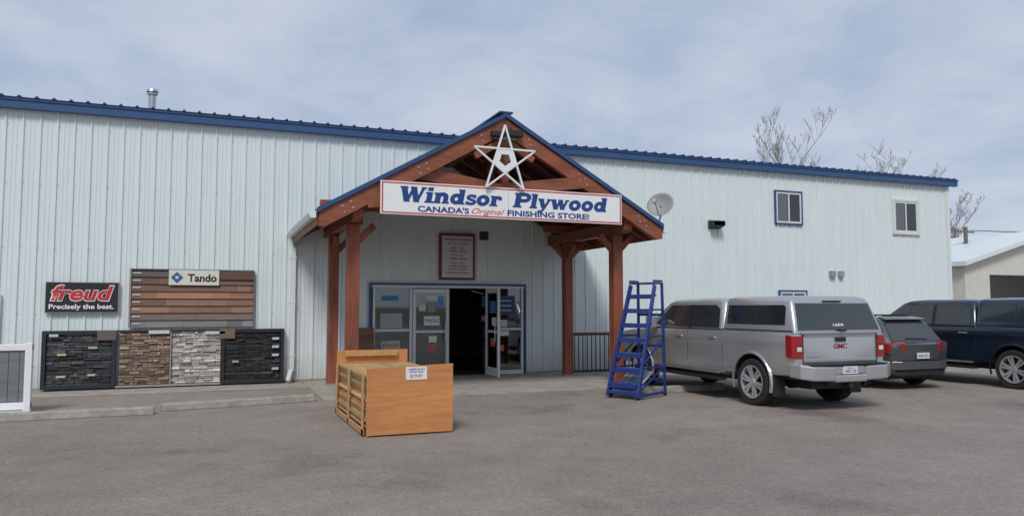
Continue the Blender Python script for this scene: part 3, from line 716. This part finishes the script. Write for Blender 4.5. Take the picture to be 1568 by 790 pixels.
def pickup(name,loc,paint,gmc=True):
    P=M[paint]; pr=[]
    st=[(.10,.93,.66,1.25,.01),(.115,.975,.64,1.275,.01),(.2,.995,.56,1.285,.01),(1.0,1.0,.52,1.285,.01),(1.92,1.0,.50,1.285,.01),(1.95,1.0,.46,1.28,.01),(3.9,1.0,.46,1.265,.02),(4.6,.995,.46,1.25,.05),(5.2,.985,.46,1.215,.07),(5.6,.95,.46,1.17,.06),(5.78,.88,.48,1.08,.03),(5.84,.8,.5,1.0,.02)]
    ra,fa=1.14,4.80
    pr.append(body(st,'body',P,[(ra,.42),(fa,.42)],.475,.55))
    gl=[(1.25,1.97,4.72,.93,.10),(1.78,2.06,3.95,.80,.12),(1.84,2.12,3.80,.76,.14),(1.87,2.3,3.55,.62,.14),(1.88,2.6,3.3,.4,.14)]
    pr.append(vloft(gl,'cab',P))
    cl=[(1.27,.10,1.955,.96,.05),(1.33,.11,1.955,.95,.05),(1.78,.27,1.955,.87,.07),(1.85,.32,1.95,.83,.09),(1.885,.42,1.9,.72,.1),(1.90,.8,1.6,.35,.1)]
    pr.append(vloft(cl,'bed_cap',P))
    def cw(z): t=(z-1.25)/.53; return lerp(.93,.80,t)
    def kw(z): t=(z-1.33)/.45; return lerp(.95,.87,t)
    g=MB()
    for s in (-1,1):
        for pts in ([(2.10,1.31),(2.98,1.31),(2.98,1.74),(2.30,1.74),(2.16,1.66)],[(3.06,1.31),(4.30,1.31),(4.22,1.38),(3.78,1.74),(3.06,1.74)]):
            g.prism([(x,s*(cw(z)+.006),z) for x,z in pts],(0,-s*.01,0))
        for pts in ([(.34,1.40),(1.06,1.40),(1.06,1.735),(.42,1.735),(.36,1.70)],[(1.09,1.40),(1.84,1.40),(1.84,1.735),(1.09,1.735)]):
            g.prism([(x,s*(kw(z)+.007),z) for x,z in pts],(0,-s*.01,0))
    def fx(z): return lerp(4.72,3.95,(z-1.25)/.53)
    g.prism([(fx(z)+.006,y,z) for y,z in ((-.80,1.29),(.80,1.29),(.68,1.75),(-.68,1.75))],(-.01,0,-.004))
    def rx(z): return lerp(.11,.27,(z-1.33)/.45)
    g.prism([(rx(z)-.008,y,z) for y,z in ((-.88,1.32),(.88,1.32),(.80,1.765),(-.80,1.765))],(.012,0,0))
    pr.append(g.obj('windows',M['autoglass'],bevel=.003))
    k=MB()
    for s in (-1,1):
        k.prism([(x,s*(cw(z)+.009),z) for x,z in ((2.985,1.30),(3.055,1.30),(3.055,1.75),(2.985,1.75))],(0,-s*.01,0))
        k.prism([(x,s*(kw(z)+.009),z) for x,z in ((1.06,1.395),(1.09,1.395),(1.09,1.74),(1.06,1.74))],(0,-s*.01,0))
        zz=[1.24,1.16,1.0,.85,.7,.55]
        for sx in (1.94,3.02,4.12):
            for q in range(5):
                a_,c_=zz[q],zz[q+1]
                k.beam((sx,s*(ringy(1.0,.46,1.28,a_)-.001),a_),(sx,s*(ringy(1.0,.46,1.28,c_)-.001),c_),.006,.011)
        k.beam((1.98,s*(cw(1.285)+.006),1.285),(4.4,s*(cw(1.285)+.006),1.285),.012,.02)
        k.beam((.14,s*.962,1.305),(1.95,s*.962,1.305),.012,.018)
        k.box(1.98,4.15,min(s*.86,s*1.03),max(s*.86,s*1.03),.36,.41)
        k.box(ra-.53,ra-.51,min(s*.72,s*.97),max(s*.72,s*.97),.2,.56)
    k.box(.25,5.6,-.5,.5,.34,.6); k.box(.3,1.9,-.8,.8,.5,.6); k.tube((ra,-.8,.4),(ra,.8,.4),.06); k.tube((ra,-.15,.4),(ra,.15,.4),.14)
    k.box(.02,.1,-.35,.35,.42,.5); k.tube((-.12,0,.42),(.3,0,.42),.04,n=8)
    k.box(-.118,.09,-.82,.82,.757,.775); k.tube((.18,-.62,.40),(.5,-.62,.42),.035)
    k.box(5.80,5.87,-.7,.7,.62,.98)
    pr.append(k.obj('black_trim',M['black'],bevel=.003))
    c=MB()
    for s in (-1,1):
        c.prism([(-.13,s*.34,.50),(-.13,s*.78,.51),(-.03,s*.965,.54),(.22,s*.995,.56),(.22,s*.9,.56),(.08,s*.3,.50)],(0,0,.235))
    c.prism([(-.13,-.34,.48),(-.13,.34,.48),(.08,.32,.48),(.08,-.32,.48)],(0,0,.12))
    c.box(-.09,.08,-.338,.338,.602,.74)
    c.box(5.8,5.9,-.85,.85,.5,.62)
    pr.append(c.obj('bumpers',P if gmc else M['black'],bevel=.025))
    c=MB()
    for s in (-1,1):
        for hx_ in (2.12,3.18): 
            c.beam((hx_-.0,s*1.005,1.13),(hx_+.2,s*1.005,1.13),.03,.035)
        c.beam((2.0,s*1.0,.50),(4.15,s*1.0,.50),.02,.035)
    pr.append(c.obj('door_handles',M['chrome'],bevel=.01))
    l=MB()
    for s in (-1,1):
        l.prism([(.085,s*.81,.86),(.085,s*.965,.86),(.13,s*1.0,.86),(.27,s*1.004,.88),(.27,s*.9,.88),(.1,s*.81,.86)],(0,0,.37))
    pr.append(l.obj('tail_lights',M['tail'],bevel=.014))
    l=MB()
    for s in (-1,1): l.box(.074,.083,min(s*.84,s*.93),max(s*.84,s*.93),.98,1.05); 
    l.box(-.105,-.0905,-.155,.155,.612,.735)
    pr.append(l.obj('plate_and_reverse_lights',M['plate']))
    q=MB()
    for y in (-.795,.795): q.box(.09,.10,y-.006,y+.006,.74,1.26)
    q.box(.09,.10,-.79,.79,.785,.795); q.box(.08,.10,-.11,.11,1.13,1.20)
    for s in (-1,1): q.box(.076,.0845,min(s*.82,s*.95),max(s*.82,s*.95),1.07,1.08)
    q.box(.0,.12,-.05,.05,1.30,1.33) 
    q.beam((.262,-.2,1.80),(.262,.2,1.80),.02,.02)
    pr.append(q.obj('tailgate_seams',M['black']))
    q=MB(); q.box(.086,.0985,-.77,.77,.81,.84); q.box(.086,.0985,-.77,.77,1.215,1.25)
    q.box(.055,.10,-.84,.84,1.262,1.30)
    for s in (-1,1): archlip(q,ra,.42,.475,s*.975,s); archlip(q,fa,.42,.475,s*.965,s)
    pr.append(q.obj('flares',P,smooth=40))
    mr=MB()
    for s in (-1,1):
        mr.box(4.05,4.19,min(s*1.02,s*1.22),max(s*1.02,s*1.22),1.27,1.52); mr.beam((4.15,s*.9,1.30),(4.13,s*1.06,1.33),.06,.05)
    pr.append(mr.obj('mirrors',P if gmc else M['black'],bevel=.035))
    if gmc:
        back=lambda x0:(lambda u,w:(x0,-u,w))
        pr.append(text('GMC',-.15,.15,1.01,1.10,back(.0965),M['chrome'],'emblem_edge',offset=.045)); pr.append(text('GMC',-.142,.142,1.016,1.094,back(.094),M['tail'],'emblem',offset=.02))
        pr.append(text('LEER',-.12,.12,1.385,1.425,lambda u,w:(rx(w)-.0125,-u,w),M['white'],'cap_label',offset=.02))
        pr.append(text('ABC 123',-.12,.12,.635,.68,back(-.107),M['signblue'],'plate_text',offset=.02)); pr.append(text('Alberta',-.07,.07,.695,.72,back(-.107),M['signred'],'plate_province',offset=.01))
        pr.append(text('SIERRA',-.72,-.46,.87,.895,back(.096),M['steel'],'badge',offset=.01))
    for ax in (ra,fa):
        for s in (-1,1): pr+=wheel(ax,s*.985,s,.405,.285,.27,6)
    return vgroup(name,pr,loc,R(90))
pickup('silver_pickup_truck',(9.75,-8.15,0),'silver')
pickup('dark_pickup_truck',(16.5,-8.1,0),'navy',False)

def wagon(name,loc,paint):
    P=M[paint]; pr=[]
    st=[(.0,.72,.36,.92,.01,-.04),(.05,.81,.33,.955,.01,-.03),(.2,.87,.30,.975,.01),(.8,.88,.27,.975,.01),(1.8,.885,.25,.965,.01),(2.9,.885,.25,.94,.02),(3.5,.88,.26,.90,.05),(4.0,.85,.28,.83,.06),(4.35,.76,.3,.72,.05),(4.47,.62,.32,.62,.02)]
    ra,fa=.85,3.5
    pr.append(body(st,'body',P,[(ra,.33),(fa,.33)],.36,.5))
    gl=[(.93,.06,3.45,.84,.16),(1.0,.10,3.28,.82,.16),(1.38,.36,2.50,.69,.16),(1.45,.48,2.3,.62,.18),(1.485,.7,2.0,.48,.2),(1.495,1.0,1.8,.25,.15)]
    pr.append(vloft(gl,'cabin',P))
    def gw(z): return lerp(.82,.69,(z-1.0)/.38)
    g=MB()
    for s in (-1,1):
        for pts in ([(.34,1.03),(.98,1.03),(1.0,1.35),(.56,1.35)],[(1.06,1.03),(1.86,1.03),(1.86,1.35),(1.08,1.35)],[(1.94,1.03),(2.98,1.03),(2.5,1.35),(1.94,1.35)]):
            g.prism([(x,s*(gw(z)+.006),z) for x,z in pts],(0,-s*.01,0))
    def rx(z): return lerp(.10,.36,(z-1.0)/.38)
    g.prism([(rx(z)-.01,y,z) for y,z in ((-.70,1.0),(.70,1.0),(.60,1.35),(-.60,1.35))],(.012,0,0))
    def fx(z): return lerp(3.28,2.50,(z-1.0)/.38)
    g.prism([(fx(z)+.008,y,z) for y,z in ((-.66,1.02),(.66,1.02),(.54,1.35),(-.54,1.35))],(-.01,0,0))
    pr.append(g.obj('windows',M['autoglass'],bevel=.003))
    k=MB()
    k.prism([(-.05,-.60,.30),(-.05,.60,.30),(.25,.86,.33),(.3,.5,.33),(.3,-.5,.33),(.25,-.86,.33)],(0,0,.1)); k.box(.3,4,-.6,.6,.2,.35)
    k.box(-.03,-.0,-.62,.62,.60,.607); k.beam((.10,-.3,1.03),(.11,.3,1.05),.012,.02)
    for s in (-1,1):
        for sx in (1.0,1.9,2.95): k.beam((sx,s*.877,.4),(sx,s*.877,.8),.006,.008)
    for y in (-.45,.45): k.beam((.7,y,1.52),(2.1,y,1.52),.03,.03)
    pr.append(k.obj('trim',M['black'],bevel=.006))
    k=MB(); k.prism([(-.085,-.62,.42),(-.085,.62,.42),(.1,.84,.42),(.35,.90,.42),(.35,.8,.42),(.2,.0,.42),(.35,-.8,.42),(.35,-.90,.42),(.1,-.84,.42)],(0,0,.17))
    k.prism([(.34,-.6,1.42),(.34,.6,1.42),(.62,.5,1.475),(.62,-.5,1.475)],(-.04,0,.025))
    for s in (-1,1):
        archlip(k,ra,.33,.36,s*.865,s,w=.035,t=.02); archlip(k,fa,.33,.36,s*.865,s,w=.035,t=.02); k.box(2.75,2.88,min(s*.88,s*1.03),max(s*.88,s*1.03),.98,1.1)
    pr.append(k.obj('bumper',P,bevel=.02))
    l=MB()
    for s in (-1,1): l.prism([(-.035,s*.48,.76),(.02,s*.72,.74),(.07,s*.84,.74),(.28,s*.887,.80),(.28,s*.7,.80),(.1,s*.45,.76)],(-.03,0,.21))
    pr.append(l.obj('tail_lights',M['tail'],bevel=.02))
    l=MB(); l.box(-.058,-.035,-.17,.17,.64,.76); pr.append(l.obj('plate',M['plate']))
    pr.append(text('BXR 472',-.14,.14,.67,.72,(lambda u,w:(-.0595,-u,w)),M['signblue'],'plate_text',offset=.02))
    for ax in (ra,fa):
        for s in (-1,1): pr+=wheel(ax,s*.87,s,.325,.21,.2,7,'x')
    return vgroup(name,pr,loc,R(90))
wagon('grey_station_wagon',(13.7,-6.3,0),'gunmetal')

# ------------------------------------------------------------ background
gp=[]
b=MB(); gx,gy,gw_,gh,ga=37.3,10.5,14,4.0,5.9
b.box(gx,gx+1.9,gy,gy+.3,0,gh); b.box(gx+6,gx+gw_,gy,gy+.3,0,gh); b.box(gx+1.9,gx+6,gy,gy+.3,3.45,gh); b.prism([(gx,gy,gh),(gx+gw_,gy,gh),(gx+gw_/2,gy,ga)],(0,.3,0)); b.box(gx,gx+.3,gy+.3,gy+12,0,gh); b.box(gx+gw_-.3,gx+gw_,gy+.3,gy+12,0,gh)
gp.append(b.obj('walls',M['stucco']))
b=MB(); b.prism([(gx-.4,gy-.4,gh-.12),(gx+gw_/2,gy-.4,ga-.02),(gx+gw_+.4,gy-.4,gh-.12),(gx+gw_+.4,gy-.4,gh+.12),(gx+gw_/2,gy-.4,ga+.22),(gx-.4,gy-.4,gh+.12)],(0,13,0))
gp.append(b.obj('roof',M['siding'])); b=MB(); b.box(gx+2,gx+5.9,gy+5,gy+5.1,0,3.4); b.box(gx+6.3,gx+6.45,gy-.05,gy-.01,1.8,2.6)
gp.append(b.obj('interior',M['dark'])); group('garage_building',gp,(gx+7,gy,0))
b=MB(); px,py=42.0,13.9; b.tube((px,py,0),(px,py,6.5),.14,.11,n=10); b.beam((px-.7,py,6.2),(px+.7,py,6.2),.09,.09)
o1=b.obj('pole',M['wood']); b=MB()
for (a,c) in (((px,py,6.3),(90,5,7.6)),((px+.6,py,6.3),(90,6,7.5)),((px,py,4.9),(90,5,5.6)),((px,py,5.6),(60,40,5.6))):
    A=Vector(a);C=Vector(c); pv=A
    for k in range(1,13):
        t=k/12; q=A.lerp(C,t); q.z-=1.0*4*t*(1-t)*.5; b.tube(pv,q,.018,n=5); pv=q
o2=b.obj('wires',M['black']); group('utility_pole',[o1,o2],(px,py,0))
def tree(loc,H,spread,seed,name='bare_tree'):
    rnd=random.Random(seed); cu=bpy.data.curves.new(name,'CURVE'); cu.dimensions='3D'; cu.bevel_depth=1; cu.bevel_resolution=0; cu.resolution_u=1
    def br(p,d,L,r,lev):
        n=5; pts=[(p.copy(),r)]
        q=p.copy(); dd=d.copy(); wob=.14 if lev else .04
        for k in range(n):
            dd=(dd+Vector((rnd.uniform(-wob,wob),rnd.uniform(-wob,wob),rnd.uniform(-.02,.10)))).normalized(); q=q+dd*L/n; pts.append((q.copy(),r*(1-.75*(k+1)/n)))
        sp=cu.splines.new('POLY'); sp.points.add(len(pts)-1)
        for i_,(a,rr) in enumerate(pts): sp.points[i_].co=(*a,1); sp.points[i_].radius=rr
        if lev<4:
            cnt_=(11,7,6,4)[lev]
            for k in range(cnt_):
                t=rnd.uniform(.3 if lev else .35,1); i_=min(int(t*n),n-1); a=pts[i_][0].lerp(pts[i_+1][0],t*n-i_ if t<1 else 1)
                az=rnd.uniform(0,6.28); up=rnd.uniform(.5,1.0); nd=(Vector((math.cos(az)*spread,math.sin(az)*spread,up))+dd*.4).normalized()
                br(a,nd,L*rnd.uniform(.28,.44),max(r*(.42-.15*t),.010),lev+1)
    br(Vector((0,0,0)),Vector((0,0,1)),H*.86,H*.012,0)
    o=bpy.data.objects.new(name,cu); scene.collection.objects.link(o); o.location=loc; cu.materials.append(M['bark'])
tree((36.6,21.6,0),12.2,.6,3); tree((42.0,20,0),10.9,.9,8); tree((44.2,20.5,0),10.8,.9,9); tree((51,21.5,0),9.0,.8,11)
b=MB(); rnd=random.Random(2)
for k in range(2600):
    x=rnd.uniform(60,260); y=90+rnd.uniform(-4,4)+x*.1; z=abs(rnd.gauss(0,2.2)); s=rnd.uniform(.4,1.2)
    a=Vector((rnd.uniform(-1,1),rnd.uniform(-1,1),rnd.uniform(-1,1)))*s; c=Vector((rnd.uniform(-1,1),rnd.uniform(-1,1),rnd.uniform(-1,1)))*s
    p=Vector((x,y,z+.3)); b.add([p,p+a,p+c],[(0,1,2)])
b.obj('distant_treeline',mat('distant_foliage',(.09,.085,.06),.9,var=.3,scale=.5),fix=False)

# ------------------------------------------------------------ world, sun
w=bpy.data.worlds.new('World'); scene.world=w; w.use_nodes=True; nt=w.node_tree; L=nt.links; bg=nt.nodes['Background']; bg.inputs[1].default_value=.1
SUN_EL,SUN_AZ=48,-150
sk=nt.nodes.new('ShaderNodeTexSky'); sk.sky_type='NISHITA'; sk.sun_disc=False; sk.sun_elevation=R(SUN_EL); sk.sun_rotation=R(SUN_AZ)
tc=nt.nodes.new('ShaderNodeTexCoord')
sp=nt.nodes.new('ShaderNodeSeparateXYZ'); L.new(tc.outputs['Generated'],sp.inputs[0])
mz=nt.nodes.new('ShaderNodeMath'); mz.operation='MAXIMUM'; mz.inputs[1].default_value=0; L.new(sp.outputs[2],mz.inputs[0])
az_=nt.nodes.new('ShaderNodeMath'); az_.operation='ADD'; az_.inputs[1].default_value=.22; L.new(mz.outputs[0],az_.inputs[0])
dv=nt.nodes.new('ShaderNodeVectorMath'); dv.operation='DIVIDE'; L.new(tc.outputs['Generated'],dv.inputs[0])
cb=nt.nodes.new('ShaderNodeCombineXYZ'); 
for k in range(3): L.new(az_.outputs[0],cb.inputs[k])
L.new(cb.outputs[0],dv.inputs[1])
n1=nt.nodes.new('ShaderNodeTexNoise'); n1.inputs['Scale'].default_value=2.1; n1.inputs['Detail'].default_value=7; n1.inputs['Roughness'].default_value=.55; n1.inputs['Distortion'].default_value=.2; L.new(dv.outputs[0],n1.inputs['Vector'])
cr_=nt.nodes.new('ShaderNodeValToRGB'); e=cr_.color_ramp.elements; e[0].position=.34; e[0].color=(.355,.445,.605,1); e[1].position=.68; e[1].color=(.555,.61,.715,1)
L.new(n1.outputs[0],cr_.inputs[0])
hz=nt.nodes.new('ShaderNodeMapRange'); hz.inputs[1].default_value=0; hz.inputs[2].default_value=.22; hz.inputs[3].default_value=.7; hz.inputs[4].default_value=0; L.new(sp.outputs[2],hz.inputs[0])
mh=nt.nodes.new('ShaderNodeMix'); mh.data_type='RGBA'; L.new(hz.outputs[0],mh.inputs[0]); L.new(cr_.outputs[0],mh.inputs[6]); mh.inputs[7].default_value=(.66,.71,.79,1)
sc=nt.nodes.new('ShaderNodeVectorMath'); sc.operation='SCALE'; sc.inputs['Scale'].default_value=10.4; L.new(mh.outputs[2],sc.inputs[0])
mx=nt.nodes.new('ShaderNodeMix'); mx.data_type='RGBA'; mx.inputs[0].default_value=.94; L.new(sk.outputs[0],mx.inputs[6]); L.new(sc.outputs[0],mx.inputs[7])
L.new(mx.outputs[2],bg.inputs[0])
sl=bpy.data.lights.new('sun','SUN'); sl.energy=2.15; sl.angle=R(16); sl.color=(1,.96,.9); so=bpy.data.objects.new('sun',sl); scene.collection.objects.link(so)
a=R(SUN_AZ); dirv=Vector((math.sin(a)*math.cos(R(SUN_EL)),math.cos(a)*math.cos(R(SUN_EL)),math.sin(R(SUN_EL))))
so.rotation_euler=dirv.to_track_quat('Z','Y').to_euler(); so.location=dirv*60
cam=bpy.data.cameras.new('camera'); cam.lens=26.4; cam.sensor_width=36; cam.clip_end=5000
co=bpy.data.objects.new('camera',cam); scene.collection.objects.link(co); co.location=(0,-17.7,1.7); co.rotation_euler=(R(90+3.73),0,R(-21.8)); scene.camera=co
